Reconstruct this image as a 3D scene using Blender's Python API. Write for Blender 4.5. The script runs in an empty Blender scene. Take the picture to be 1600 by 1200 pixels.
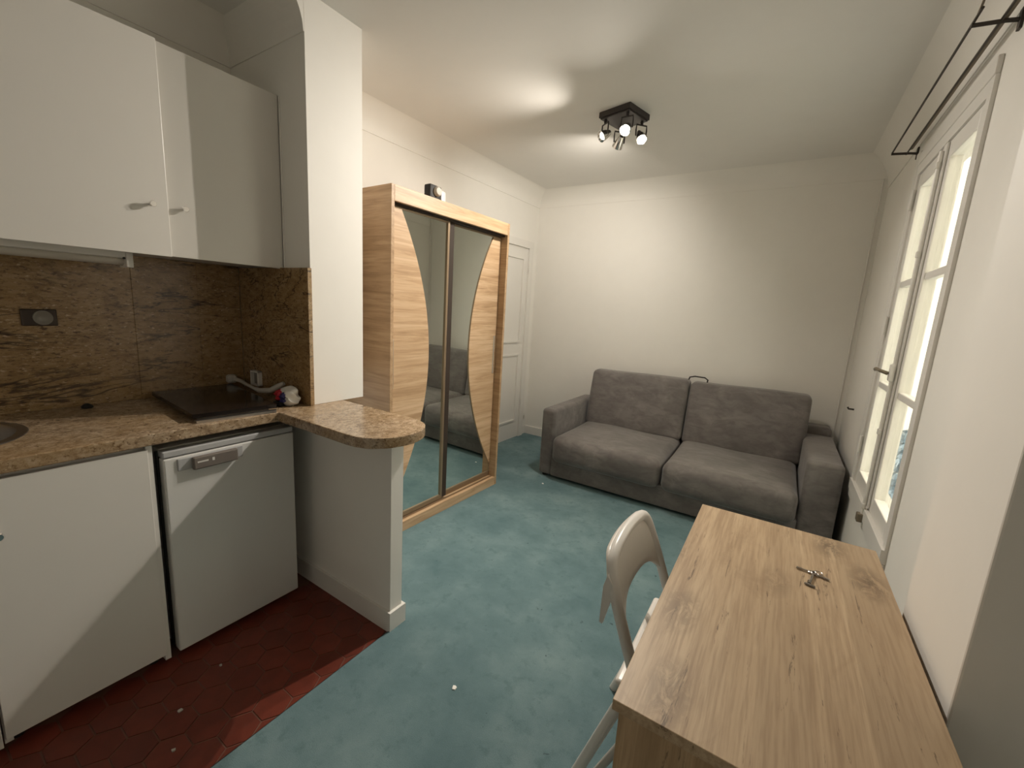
import bpy, bmesh, math, random
from mathutils import Vector, Matrix
random.seed(7)
S = bpy.context.scene
COL = S.collection
PI = math.pi

# ------------------------------------------------------------------ camera
cam_d = bpy.data.cameras.new('camera')
cam_d.sensor_fit = 'HORIZONTAL'; cam_d.sensor_width = 36.0
cam_d.lens = 659.1757 / 1600 * 36; cam_d.clip_start = 0.02; cam_d.clip_end = 200
cam = bpy.data.objects.new('camera', cam_d); COL.objects.link(cam)
_r = Vector((0.83997122, 0.53944811, 0.05868635))
_d = Vector((0.14338595, -0.11634646, -0.98280414))
_f = Vector((-0.52334388, 0.83394199, -0.17507696))
cam.matrix_world = Matrix(((_r.x, -_d.x, -_f.x, 0), (_r.y, -_d.y, -_f.y, 0), (_r.z, -_d.z, -_f.z, 1.42), (0, 0, 0, 1)))
S.camera = cam

# ------------------------------------------------------------------ world + exposure
W = bpy.data.worlds.new('sky'); S.world = W; W.use_nodes = True
bg = W.node_tree.nodes['Background']
bg.inputs['Color'].default_value = (1.0, 0.97, 0.91, 1)
bg.inputs['Strength'].default_value = 5.2
S.view_settings.view_transform = 'Standard'; S.view_settings.look = 'None'
S.view_settings.gamma = 1.0; S.view_settings.use_curve_mapping = False
S.view_settings.exposure = 0.14
LAMP_W = 1.32
S.cycles.diffuse_bounces = 8
LAMP_COL = (1.0, 0.915, 0.81)

# ------------------------------------------------------------------ materials
class NM:
    def __init__(s, name):
        s.m = bpy.data.materials.new(name); s.m.use_nodes = True
        s.nt = s.m.node_tree; s.n = s.nt.nodes; s.b = s.n['Principled BSDF']
    def node(s, t, **kw):
        n = s.n.new(t)
        for k, v in kw.items():
            if k.startswith('i_'):
                n.inputs[k[2:].replace('_', ' ')].default_value = v
            else: setattr(n, k, v)
        return n
    def l(s, a, b): s.nt.links.new(a, b)
    def co(s, scale=(1, 1, 1), rot=(0, 0, 0), loc=(0, 0, 0)):
        t = s.node('ShaderNodeTexCoord'); mp = s.node('ShaderNodeMapping')
        mp.inputs['Scale'].default_value = scale; mp.inputs['Rotation'].default_value = rot; mp.inputs['Location'].default_value = loc
        s.l(t.outputs['Object'], mp.inputs['Vector']); return mp.outputs['Vector']
    def noise(s, vec, scale, detail=4, rough=.55, dist=0):
        n = s.node('ShaderNodeTexNoise'); n.inputs['Scale'].default_value = scale; n.inputs['Detail'].default_value = detail
        n.inputs['Roughness'].default_value = rough; n.inputs['Distortion'].default_value = dist
        s.l(vec, n.inputs['Vector']); return n.outputs['Fac']
    def ramp(s, fac, stops):
        r = s.node('ShaderNodeValToRGB'); e = r.color_ramp.elements
        while len(e) < len(stops): e.new(.5)
        for el, (p, c) in zip(e, stops):
            el.position = p; el.color = tuple(c) + (1,) if len(c) == 3 else c
        s.l(fac, r.inputs['Fac']); return r.outputs['Color']
    def mix(s, fac, a, b, mode='MIX'):
        m = s.node('ShaderNodeMix', data_type='RGBA', blend_type=mode)
        if isinstance(fac, (int, float)): m.inputs[0].default_value = fac
        else: s.l(fac, m.inputs[0])
        for i, v in ((6, a), (7, b)):
            if isinstance(v, tuple): m.inputs[i].default_value = v + (1,) if len(v) == 3 else v
            else: s.l(v, m.inputs[i])
        return m.outputs[2]
    def bump(s, h, strength=.3, dist=.002):
        b = s.node('ShaderNodeBump'); b.inputs['Strength'].default_value = strength; b.inputs['Distance'].default_value = dist
        s.l(h, b.inputs['Height']); s.l(b.outputs['Normal'], s.b.inputs['Normal'])
    def col(s, c):
        if isinstance(c, tuple): s.b.inputs['Base Color'].default_value = c + (1,)
        else: s.l(c, s.b.inputs['Base Color'])
    def set(s, rough=.5, metal=0., spec=.5, coat=0.):
        s.b.inputs['Roughness'].default_value = rough; s.b.inputs['Metallic'].default_value = metal
        s.b.inputs['Specular IOR Level'].default_value = spec
        if coat: s.b.inputs['Coat Weight'].default_value = coat
        return s.m

def paint(name, c, rough=.6, var=.04, bump=.08, scale=9):
    n = NM(name); v = n.co()
    f = n.noise(v, scale, 5, .6)
    d = tuple(x * (1 - var) for x in c)
    n.col(n.mix(f, d, tuple(min(1, x * (1 + var * .5)) for x in c)))
    n.bump(n.noise(v, 140, 3), bump, .001); return n.set(rough)
def plain(name, c, rough=.5, metal=0., spec=.5, coat=0., var=.06, scale=40):
    n = NM(name); f = n.noise(n.co(), scale, 3)
    n.col(n.mix(f, tuple(x * (1 - var) for x in c), c)); return n.set(rough, metal, spec, coat)
def granite(name, veins=True, stretch=(1, .35, 1), c0=(.14, .082, .036), c1=(.235, .148, .07), c2=(.325, .215, .108), c3=(.42, .295, .165)):
    n = NM(name); v = n.co(stretch)
    a = n.noise(v, 42, 7, .72, .4)
    c = n.ramp(a, [(.28, c0), (.42, c1), (.55, c2), (.70, c3)])
    sp = n.noise(v, 120, 3, .7)
    c = n.mix(n.ramp(sp, [(.36, (.85, .85, .85)), (.45, (0, 0, 0))]), c, (.06, .032, .017))
    sp2 = n.noise(n.co(stretch, loc=(3, 1, 2)), 150, 2, .6)
    c = n.mix(n.ramp(sp2, [(.62, (0, 0, 0)), (.72, (1, 1, 1))]), c, (.58, .44, .29))
    lg = n.noise(v, 5, 3)
    c = n.mix(n.ramp(lg, [(.35, (0, 0, 0)), (.7, (.45, .45, .45))]), c, (.30, .18, .07))
    if veins:
        vv = n.co((1, .5, 2.6), (.25, 0, 0))
        w = n.noise(vv, 2.6, 5, .55, .5)
        m0 = n.ramp(w, [(.490, (0, 0, 0)), (.498, (.85, .85, .85)), (.502, (.85, .85, .85)), (.510, (0, 0, 0))]); m = n.mix(1.0, m0, n.ramp(n.noise(n.co((1, 1, 1), loc=(2, 5, 1)), 2.4, 2), [(.42, (0, 0, 0)), (.56, (1, 1, 1))]), 'MULTIPLY')
        c = n.mix(m, c, (.018, .01, .008))
    n.col(c); return n.set(.22, spec=.5)
def wood(name, axis, light, mid, dark, s=1.0, knots=False, rough=.45):
    n = NM(name); sc = [16 * s] * 3; sc[axis] = 1.1 * s
    v = n.co(tuple(sc)); a = n.noise(v, 1.6, 8, .65, .6)
    c = n.ramp(a, [(.28, dark), (.47, mid), (.62, light), (.8, tuple(min(1, x * 1.06) for x in light))])
    sc2 = [70 * s] * 3; sc2[axis] = 2.2 * s
    g = n.noise(n.co(tuple(sc2)), 1.5, 4, .6)
    c = n.mix(n.ramp(g, [(.3, (.55, .55, .55)), (.5, (0, 0, 0))]), c, dark)
    big = n.noise(n.co(tuple(3.2 if i != axis else .8 for i in range(3))), 1.0, 3)
    c = n.mix(n.ramp(big, [(.35, (0, 0, 0)), (.7, (.5, .5, .5))]), c, mid)
    if knots:
        cross = 0 if axis != 0 else 1
        sx = n.node('ShaderNodeSeparateXYZ'); n.l(n.co((1, 1, 1)), sx.inputs[0])
        mu = n.node('ShaderNodeMath', operation='MULTIPLY_ADD'); n.l(sx.outputs[cross], mu.inputs[0]); mu.inputs[1].default_value = 11.5; mu.inputs[2].default_value = .37
        fl_ = n.node('ShaderNodeMath', operation='FLOOR'); n.l(mu.outputs[0], fl_.inputs[0])
        wn = n.node('ShaderNodeTexWhiteNoise', noise_dimensions='1D'); n.l(fl_.outputs[0], wn.inputs['W'])
        c = n.mix(n.ramp(wn.outputs['Value'], [(0, (0, 0, 0)), (1, (.85, .85, .85))]), c, tuple(x * .82 for x in mid))
        kv = n.co(tuple(6.4 if i != axis else 3.0 for i in range(3)), loc=(.3, .2, 0))
        vo = n.node('ShaderNodeTexVoronoi'); vo.inputs['Scale'].default_value = 1.0; n.l(kv, vo.inputs['Vector'])
        n2 = n.noise(n.co(tuple(26 if i != axis else 11 for i in range(3))), 1.2, 5, .75, 1.0)
        km = n.node('ShaderNodeMath', operation='MULTIPLY')
        n.l(n.ramp(vo.outputs['Distance'], [(.05, (1, 1, 1)), (.36, (0, 0, 0))]), km.inputs[0])
        n.l(n.ramp(n2, [(.46, (1, 1, 1)), (.60, (0, 0, 0))]), km.inputs[1])
        c = n.mix(km.outputs[0], c, tuple(x * .40 for x in dark))
        bl = n.noise(n.co(tuple(9 if i != axis else 3.5 for i in range(3)), loc=(7, 1, 3)), 1.0, 6, .7, .8)
        c = n.mix(n.ramp(bl, [(.56, (0, 0, 0)), (.75, (.55, .55, .55))]), c, dark)
        ck = n.noise(n.co(tuple(30 if i != axis else 2.4 for i in range(3)), loc=(5, 2, 1)), 1.0, 6, .8, .5)
        c = n.mix(n.ramp(ck, [(.355, (.85, .85, .85)), (.395, (0, 0, 0))]), c, tuple(x * .45 for x in dark))
        fg = n.noise(n.co(tuple(160 if i != axis else 7 for i in range(3))), 1.0, 3, .6)
        c = n.mix(n.ramp(fg, [(.35, (.45, .45, .45)), (.55, (0, 0, 0))]), c, dark)
    n.col(c); n.bump(g, .06, .001); return n.set(rough, spec=.4)

M = {}
M['wall'] = paint('white_wall_paint', (.80, .78, .735), .62, .03)
M['ceil'] = paint('ceiling_paint', (.74, .725, .69), .75, .03)
M['trim'] = paint('trim_gloss_paint', (.74, .72, .68), .35, .02, .04)
M['cab'] = paint('cabinet_white_laminate', (.68, .655, .61), .34, .02, .03)
M['cab_edge'] = plain('cabinet_edge_band', (.82, .79, .74), .4)
M['fridge'] = paint('fridge_white_enamel', (.63, .625, .60), .28, .02, .02)
M['fridge_grey'] = plain('fridge_grey_plastic', (.42, .42, .42), .4)
M['handle_brown'] = plain('fridge_handle_plastic', (.17, .145, .125), .45)
M['print'] = plain('pale_print', (.62, .60, .56), .5)
M['black'] = plain('black_rubber', (.012, .011, .010), .6)
M['hob'] = plain('black_hob_glass', (.012, .009, .008), .12, spec=.5)
M['steel'] = plain('brushed_steel', (.62, .60, .57), .28, 1.0)
M['chrome'] = plain('polished_chrome', (.85, .84, .82), .08, 1.0)
M['sinksteel'] = plain('sink_steel', (.42, .40, .38), .3, 1.0)
M['granite'] = granite('granite_slab', True)
M['granite_top'] = granite('granite_worktop', False, (1, .7, 1), (.085, .055, .034), (.25, .175, .108), (.385, .292, .195), (.55, .445, .33))
M['granite_r'] = granite('granite_return', True, (.5, 1, 1))
M['oak'] = wood('sonoma_oak', 0, (.62, .445, .285), (.525, .355, .21), (.30, .18, .09), 1.0)
M['oak_side'] = wood('sonoma_oak_side', 1, (.54, .375, .225), (.44, .29, .165), (.25, .15, .075), 1.0)
M['desk'] = wood('knotty_oak', 1, (.54, .405, .26), (.45, .325, .20), (.26, .17, .098), .8, True)
M['desk_v'] = wood('knotty_oak_vertical', 2, (.50, .35, .205), (.41, .275, .155), (.28, .18, .095), .8, True)
M['champagne'] = plain('champagne_profile', (.36, .27, .18), .38, .7)
M['dark_gap'] = plain('dark_gap_brown', (.03, .018, .010), .8)  # near-black for the shaded gap between wardrobe doors, also on the top track
m = NM('mirror_glass'); m.col((.80, .84, .80)); M['mirror'] = m.set(.012, 1.0)
M['plastic'] = plain('white_chair_plastic', (.78, .74, .68), .32)
M['plastic_tube'] = plain('white_coated_tube', (.74, .72, .68), .3)
M['grey_tube'] = plain('grey_coated_tube', (.5, .47, .43), .35)
M['lamp_black'] = plain('lamp_dark_metal', (.055, .047, .045), .4, .5)
M['rod'] = plain('curtain_rod_iron', (.05, .04, .032), .5, .3)
M['rod_brass'] = plain('curtain_rod_aged_brass', (.22, .18, .13), .5, .4)
M['brass'] = plain('old_brass', (.35, .27, .16), .35, .8)
M['key'] = plain('nickel_key', (.30, .27, .24), .3, .9)
M['white'] = plain('white_plastic', (.72, .70, .66), .4)
M['offwhite'] = plain('dull_white_plastic', (.50, .47, .42), .5)
M['red'] = plain('red_print', (.55, .03, .05), .4)
M['navy'] = plain('navy_print', (.03, .03, .14), .4)
M['grout'] = paint('tile_grout', (.16, .075, .05), .8)
M['socket'] = plain('bronze_socket', (.045, .03, .022), .4, .3)
M['grey_disc'] = plain('grey_socket_insert', (.22, .20, .17), .4)
M['paper'] = plain('torn_paper', (.85, .84, .80), .8)
M['seal'] = plain('grey_door_seal', (.25, .24, .22), .6)
M['facade'] = paint('courtyard_render', (.86, .82, .72), .8, .05)
M['stone_ledge'] = paint('zinc_ledge', (.45, .47, .48), .5)
M['leaf'] = plain('bluish_leaf', (.30, .40, .46), .5, var=.5, scale=20)
# carpet
n = NM('teal_carpet'); v = n.co()
a = n.noise(v, 2.6, 6, .62); b = n.noise(v, 420, 2, .6); c2 = n.noise(v, 17, 6, .7)
c = n.ramp(a, [(.3, (.095, .162, .178)), (.5, (.143, .222, .238)), (.72, (.218, .304, .315))])
c = n.mix(n.ramp(c2, [(.32, (.55, .55, .55)), (.46, (0, 0, 0))]), c, (.085, .150, .165))
c = n.mix(n.ramp(n.noise(n.co(loc=(4, 4, 0)), 26, 3, .6), [(.255, (.8, .8, .8)), (.285, (0, 0, 0))]), c, (.045, .07, .08))
c = n.mix(n.ramp(b, [(.3, (.35, .35, .35)), (.6, (0, 0, 0))]), c, (.07, .12, .125))
n.col(c); n.bump(b, .5, .003); M['carpet'] = n.set(.95, spec=.15)
# terracotta tile: per-object tone
n = NM('red_terracotta'); oi = n.node('ShaderNodeObjectInfo'); v = n.co()
a = n.noise(v, 14, 5, .65)
c = n.mix(oi.outputs['Random'], (.135, .028, .016), (.180, .037, .021))
c = n.mix(n.ramp(a, [(.3, (.55, .55, .55)), (.6, (0, 0, 0))]), c, (.085, .022, .013))
n.col(c); M['tile'] = n.set(.36, spec=.4)
# sofa microfibre
n = NM('taupe_microfibre'); v = n.co()
a = n.noise(v, 3.0, 5, .6, .6); f = n.noise(n.co((1, 2.2, 2.2)), 9, 5, .65, .8); g = n.noise(v, 600, 2)
c = n.ramp(a, [(.3, (.138, .126, .120)), (.55, (.205, .187, .177)), (.78, (.285, .262, .248))])
c = n.mix(n.ramp(f, [(.35, (.6, .6, .6)), (.6, (0, 0, 0))]), c, (.110, .098, .092))
n.col(c)
h = n.mix(.5, n.ramp(n.noise(n.co((1, 3, 3)), 3.4, 3, .5, .9), [(.3, (0, 0, 0)), (.7, (1, 1, 1))]), g)
n.bump(h, .28, .01); n.b.inputs['Sheen Weight'].default_value = .35; n.b.inputs['Sheen Roughness'].default_value = .4
M['sofa'] = n.set(.85, spec=.2)
M['sofa_dark'] = plain('black_piping', (.02, .017, .016), .8)
# window glass: thin pane, fresnel reflection
n = NM('window_pane'); g = n.node('ShaderNodeBsdfGlossy'); t = n.node('ShaderNodeBsdfTransparent'); fr = n.node('ShaderNodeLayerWeight'); pw_ = n.node('ShaderNodeMath', operation='POWER'); mx = n.node('ShaderNodeMixShader')
g.inputs['Roughness'].default_value = .02; t.inputs['Color'].default_value = (.95, .96, .94, 1); fr.inputs['Blend'].default_value = .5; pw_.inputs[1].default_value = 5.0
n.l(fr.outputs['Facing'], pw_.inputs[0]); n.l(pw_.outputs[0], mx.inputs[0]); n.l(t.outputs[0], mx.inputs[1]); n.l(g.outputs[0], mx.inputs[2])
n.l(mx.outputs[0], n.n['Material Output'].inputs['Surface']); M['glass'] = n.m
def emis(name, c, s):
    n = NM(name); n.b.inputs['Emission Color'].default_value = c + (1,); n.b.inputs['Emission Strength'].default_value = s
    n.col((.9, .9, .85)); return n.set(.4)
M['bulb'] = emis('lit_bulb', (1, .9, .74), 6.0)
M['tube_off'] = plain('milky_diffuser', (.50, .46, .40), .35)

# ------------------------------------------------------------------ mesh builder
class MB:
    def __init__(s): s.bm = bmesh.new()
    def box(s, lo, hi, bev=0, seg=2):
        lo, hi = Vector(lo), Vector(hi)
        r = bmesh.ops.create_cube(s.bm, size=1); vs = r['verts']
        for v in vs: v.co = Vector(((lo[i] + hi[i]) / 2 + v.co[i] * (hi[i] - lo[i]) for i in range(3)))
        if bev:
            es = list({e for v in vs for e in v.link_edges})
            bmesh.ops.bevel(s.bm, geom=es, offset=bev, segments=seg, affect='EDGES', profile=.5)
        return s
    def obox(s, c, size, rot, bev=0):          # oriented box, rot = Euler tuple
        r = bmesh.ops.create_cube(s.bm, size=1); vs = r['verts']
        from mathutils import Euler
        m = Matrix.Translation(c) @ Euler(rot).to_matrix().to_4x4() @ Matrix.Diagonal((size[0], size[1], size[2], 1))
        for v in vs: v.co = m @ v.co
        if bev:
            es = list({e for v in vs for e in v.link_edges})
            bmesh.ops.bevel(s.bm, geom=es, offset=bev, segments=2, affect='EDGES', profile=.5)
        return s
    def prism(s, pts, ax, a, b, holes=()):
        # pts: 2D outline in the two axes other than ax (cyclic order), extruded a->b along ax
        def P(p, t):
            o = [0, 0, 0]; o[ax] = t; k = [i for i in range(3) if i != ax]; o[k[0]] = p[0]; o[k[1]] = p[1]; return Vector(o)
        if not holes:
            lo = [s.bm.verts.new(P(p, a)) for p in pts]; hi = [s.bm.verts.new(P(p, b)) for p in pts]
            s.bm.faces.new(lo); s.bm.faces.new(hi[::-1]); N = len(pts)
            for i in range(N): s.bm.faces.new((lo[i], hi[i], hi[(i + 1) % N], lo[(i + 1) % N]))
        else:
            es = []; loops = []
            for lp in (pts,) + tuple(holes):
                vs = [s.bm.verts.new(P(p, a)) for p in lp]; loops.append(vs)
                es += [s.bm.edges.new((vs[i], vs[(i + 1) % len(vs)])) for i in range(len(vs))]
            fs = [g for g in bmesh.ops.triangle_fill(s.bm, use_beauty=True, edges=es)['geom'] if isinstance(g, bmesh.types.BMFace)]
            ex = bmesh.ops.extrude_face_region(s.bm, geom=fs)
            for g in ex['geom']:
                if isinstance(g, bmesh.types.BMVert): g.co[ax] = b
        bmesh.ops.recalc_face_normals(s.bm, faces=s.bm.faces[:])
        return s
    def tube(s, path, r, seg=10, closed=False, flat=None):
        path = [Vector(p) for p in path]; n = len(path); rings = []
        up0 = None
        for i, p in enumerate(path):
            if closed: t = path[(i + 1) % n] - path[i - 1]
            else: t = path[min(i + 1, n - 1)] - path[max(i - 1, 0)]
            t.normalize()
            if up0 is None:
                up0 = Vector((0, 0, 1)) if abs(t.z) < .9 else Vector((1, 0, 0))
            u = up0 - t * up0.dot(t)
            if u.length < 1e-4: u = t.orthogonal()
            u.normalize(); w = t.cross(u); up0 = u
            rr = r[i] if isinstance(r, (list, tuple)) else r
            ra, rb = (rr, rr) if not flat else (rr * flat[0], rr * flat[1])
            rings.append([s.bm.verts.new(p + u * math.cos(2 * PI * k / seg) * ra + w * math.sin(2 * PI * k / seg) * rb) for k in range(seg)])
        m = n if closed else n - 1
        for i in range(m):
            A, B = rings[i], rings[(i + 1) % n]
            for k in range(seg): s.bm.faces.new((A[k], A[(k + 1) % seg], B[(k + 1) % seg], B[k]))
        if not closed:
            s.bm.faces.new(rings[0][::-1]); s.bm.faces.new(rings[-1])
        return s
    def lathe(s, prof, seg=20, mat=None):      # prof: (r, h) list about local z; mat = 4x4 placement
        mat = mat or Matrix.Identity(4); rings = []
        for r, h in prof:
            if r < 1e-5: rings.append([s.bm.verts.new(mat @ Vector((0, 0, h)))])
            else: rings.append([s.bm.verts.new(mat @ Vector((r * math.cos(2 * PI * k / seg), r * math.sin(2 * PI * k / seg), h))) for k in range(seg)])
        for A, B in zip(rings, rings[1:]):
            for k in range(seg):
                k2 = (k + 1) % seg
                if len(A) == 1 and len(B) == 1: continue
                if len(A) == 1: s.bm.faces.new((A[0], B[k2], B[k]))
                elif len(B) == 1: s.bm.faces.new((A[k], A[k2], B[0]))
                else: s.bm.faces.new((A[k], A[k2], B[k2], B[k]))
        return s
    def rbox(s, lo, hi, r, n=8, fn=None):      # soft rounded box; fn deforms (unit coords, position)
        lo, hi = Vector(lo), Vector(hi); c = (lo + hi) / 2; h = (hi - lo) / 2
        def axis(a):
            e = [k / 4 * r for k in range(4)]; inner = [r + (2 * a - 2 * r) * k / n for k in range(n + 1)]
            full = e + inner + [2 * a - x for x in e[::-1]]
            return [x - a for x in full]
        ax = [axis(h[i]) for i in range(3)]; start = len(s.bm.verts); vs = {}
        def V(p):
            key = tuple(round(x, 5) for x in p)
            if key not in vs:
                q = Vector(p); inn = Vector((max(-(h[i] - r), min(h[i] - r, q[i])) for i in range(3))); d = q - inn
                if d.length > 1e-9: q = inn + d.normalized() * r
                un = Vector((q[i] / h[i] for i in range(3))); q = q + c
                if fn: q = fn(un, q)
                vs[key] = s.bm.verts.new(q)
            return vs[key]
        for a in range(3):
            u, w = [i for i in range(3) if i != a]
            for sg in (-1, 1):
                for i in range(len(ax[u]) - 1):
                    for j in range(len(ax[w]) - 1):
                        q = []
                        for di, dj in ((0, 0), (1, 0), (1, 1), (0, 1)):
                            p = [0, 0, 0]; p[a] = sg * h[a]; p[u] = ax[u][i + di]; p[w] = ax[w][j + dj]; q.append(V(p))
                        try: s.bm.faces.new(q)
                        except ValueError: pass
        bmesh.ops.recalc_face_normals(s.bm, faces=s.bm.faces[:]); return s
    def obj(s, name, mat, parent=None, smooth=False, world=True):
        me = bpy.data.meshes.new(name)
        if parent is not None and world:
            off = parent.location.copy() if parent.parent is None else parent.parent.location.copy()
            for v in s.bm.verts: v.co -= off
        s.bm.to_mesh(me); s.bm.free()
        me.materials.append(M[mat] if isinstance(mat, str) else mat)
        if smooth:
            for p in me.polygons: p.use_smooth = True
            if smooth != 'all':
                try: me.set_sharp_from_angle(angle=math.radians(40))
                except Exception: pass
        o = bpy.data.objects.new(name, me); COL.objects.link(o)
        if parent is not None: o.parent = parent
        return o

def tag(o, label, cat, group=None):
    o['label'] = label; o['category'] = cat
    if group: o['group'] = group
    return o
def thing(name, label, cat, loc=(0, 0, 0), rotz=0, group=None):
    o = bpy.data.objects.new(name, None); COL.objects.link(o); o.empty_display_size = .05
    o.location = loc; o.rotation_euler = (0, 0, rotz); return tag(o, label, cat, group)
def struct(o, label=None, cat=None):
    o['kind'] = 'structure'
    if label: o['label'] = label
    return o
def aim(p, d):     # matrix: local z along d at p
    q = Vector(d).normalized().to_track_quat('Z', 'Y'); return Matrix.Translation(Vector(p)) @ q.to_matrix().to_4x4()

CEIL = 2.63; YB = 4.13; XL = -2.42; XR = .48
# ================================================================== STRUCTURE
# --- floors
fl = struct(MB().box((-2.7, -1.6, -.06), (-1.18, 1.3, -.003)).obj('floor', 'grout'), 'kitchen floor bed of dark mortar between the red tiles')
s_ = .0625; pts = [(s_ * .965 * math.cos(k * PI / 3), s_ * .965 * math.sin(k * PI / 3)) for k in range(6)]
mb = MB(); lo = [mb.bm.verts.new((x, y, -.012)) for x, y in pts]; hi = [mb.bm.verts.new((x * .985, y * .985, .0)) for x, y in pts]
mb.bm.faces.new(hi)
for i in range(6): mb.bm.faces.new((lo[i], lo[(i + 1) % 6], hi[(i + 1) % 6], hi[i]))
tile0 = mb.obj('tile', 'tile', fl); tme = tile0.data
first = True
for i in range(-8, 9):
    for j in range(-10, 5):
        x = -1.42 + i * 1.5 * s_; y = .817 + j * math.sqrt(3) * s_ + (i % 2) * math.sqrt(3) / 2 * s_
        if x < -1.86 or x > -1.205 or y < -.25 or y > 1.165: continue
        if first: t = tile0; first = False
        else: t = tile0.copy(); COL.objects.link(t); t.parent = fl
        t.location = (x, y, random.uniform(-.0012, .0004))
        t.rotation_euler = (random.uniform(-.006, .006), random.uniform(-.006, .006), random.choice([0, PI / 3, 2 * PI / 3]) + random.uniform(-.012, .012))
cp = [(-1.262, -1.5), (1.2, -1.5), (1.2, 1.6), (.55, 1.6), (.55, 4.2), (-2.6, 4.2), (-2.6, 1.24), (-1.262, 1.20)]
struct(MB().prism(cp, 2, -.03, .007).obj('floor', 'carpet'), 'teal fitted carpet with worn darker stains')
struct(MB().tube([(-1.262, -1.5, .003), (-1.2635, .2, .003), (-1.261, .7, .003), (-1.262, 1.115, .003)], .0045, 6).obj('trim_4', 'black'), 'dark cut edge of the teal carpet')
# --- ceiling
struct(MB().box((-2.8, -1.6, CEIL), (1.2, 4.3, CEIL + .1)).obj('ceiling', 'ceil'), 'off-white painted ceiling')
# --- walls
struct(MB().box((-2.8, YB, -.02), (.75, YB + .15, CEIL + .05)).obj('wall_back', 'wall'), 'white wall behind the sofa')
struct(MB().prism([(-2.375, YB + .02), (-2.46, 1.40), (-2.65, 1.40), (-2.65, YB + .02)], 2, -.02, CEIL + .05).obj('wall_left', 'wall'), 'white wall behind the wardrobe')
struct(MB().box((XL - .15, -1.6, -.02), (XL, 1.30, CEIL + .05)).obj('wall_kitchen', 'wall'), 'white kitchen wall behind the granite panels')
struct(MB().box((-2.6, -1.7, -.02), (1.2, -1.55, CEIL + .05)).obj('wall_front', 'wall'), 'white wall behind the viewer')
# column between kitchen and wardrobe with its cove
mb = MB().box((XL - .05, 1.14, .921), (-1.81, 1.42, CEIL + .02))
prof = [(1.15, 2.478)] + [(1.1355 - (.2 - math.sqrt(.04 - (.152 * k / 8) ** 2)), 2.478 + .152 * k / 8) for k in range(9)] + [(1.15, 2.63)]
mb.prism([(y, z) for y, z in prof], 0, XL - .02, -1.8105)
struct(mb.obj('wall_column', 'wall'), 'white wall column above the end of the granite counter')
mb = MB().box((XL, 1.13, 0), (-1.265, 1.195, .878))
struct(mb.obj('wall_peninsula', 'wall'), 'low white wall carrying the rounded granite counter')
mb = MB().prism([(XL, 1.131), (XL, 1.118), (-1.252, 1.118), (-1.252, 1.208), (XL, 1.208), (XL, 1.195), (-1.265, 1.195), (-1.265, 1.131)], 2, 0, .094)
struct(mb.obj('baseboard_peninsula', 'trim'), 'white baseboard around the low kitchen wall')
# right wall with window opening, pier
WY0, WY1, WZ0, WZ1 = 2.15, 3.13, .50, 2.28
mb = MB()
T = .16
mb.box((XR, 1.30, -.02), (XR + T, WY0, CEIL + .05)).box((XR, WY1, -.02), (XR + T, YB + .15, CEIL + .05))
mb.box((XR, WY0, -.02), (XR + T, WY1, WZ0)).box((XR, WY0, WZ1), (XR + T, WY1, CEIL + .05))
struct(mb.obj('wall_right', 'wall'), 'white wall with the tall window')
struct(MB().box((.36, 1.022, -.02), (1.2, 1.377, CEIL + .05), .004).obj('wall_pier', 'wall'), 'projecting white wall pier beside the desk')
struct(MB().box((1.1, -1.6, -.02), (1.25, 1.1, CEIL + .05)).obj('wall_side', 'wall'), 'white wall to the right of the viewer')
# coves (curved cornice)
def cove(name, a, b, z0, depth, inward, label):
    a, b, inward = Vector(a), Vector(b), Vector(inward).normalized(); m = MB()
    pr = [(-.01, z0)] + [(.006, z0)] + [(.006 + depth * math.sin(t) ** 1.0 * (1 - math.cos(t)) ** .5 if k else .006, z0 + (CEIL - z0) * math.sin(t) ** .9) for k, t in enumerate([q * PI / 2 / 9 for q in range(10)])] + [(depth + .01, CEIL + .01), (-.01, CEIL + .01)]
    A = [m.bm.verts.new((a.x + inward.x * d, a.y + inward.y * d, z)) for d, z in pr]
    B = [m.bm.verts.new((b.x + inward.x * d, b.y + inward.y * d, z)) for d, z in pr]
    N = len(pr)
    for i in range(N): m.bm.faces.new((A[i], A[(i + 1) % N], B[(i + 1) % N], B[i]))
    m.bm.faces.new(A); m.bm.faces.new(B[::-1]); bmesh.ops.recalc_face_normals(m.bm, faces=m.bm.faces[:])
    return struct(m.obj(name, 'wall', smooth=True), label)
cove('trim_1', (-2.5, YB), (XR + .1, YB), 2.488, .15, (0, -1), 'curved cornice above the sofa wall')
cove('trim_2', (-2.375, YB), (-2.46, 1.42), 2.488, .15, (1, -.03), 'curved cornice above the wardrobe wall')
cove('trim_3', (XR, 1.3), (XR, YB), 2.42, .13, (-1, 0), 'curved cornice above the window wall')
cove('trim_5', (XL, -1.5), (XL, 1.15), 2.478, .12, (1, 0), 'curved cornice above the kitchen wall')
# baseboards
struct(MB().box((-2.40, YB - .014, 0), (XR, YB, .10), .003).obj('baseboard_back', 'trim'), 'white baseboard below the sofa wall')
struct(MB().prism([(-2.372, YB), (-2.386, YB), (-2.462, 1.42), (-2.446, 1.42)], 2, 0, .10).obj('baseboard_left', 'trim'), 'white baseboard below the wardrobe wall')
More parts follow.
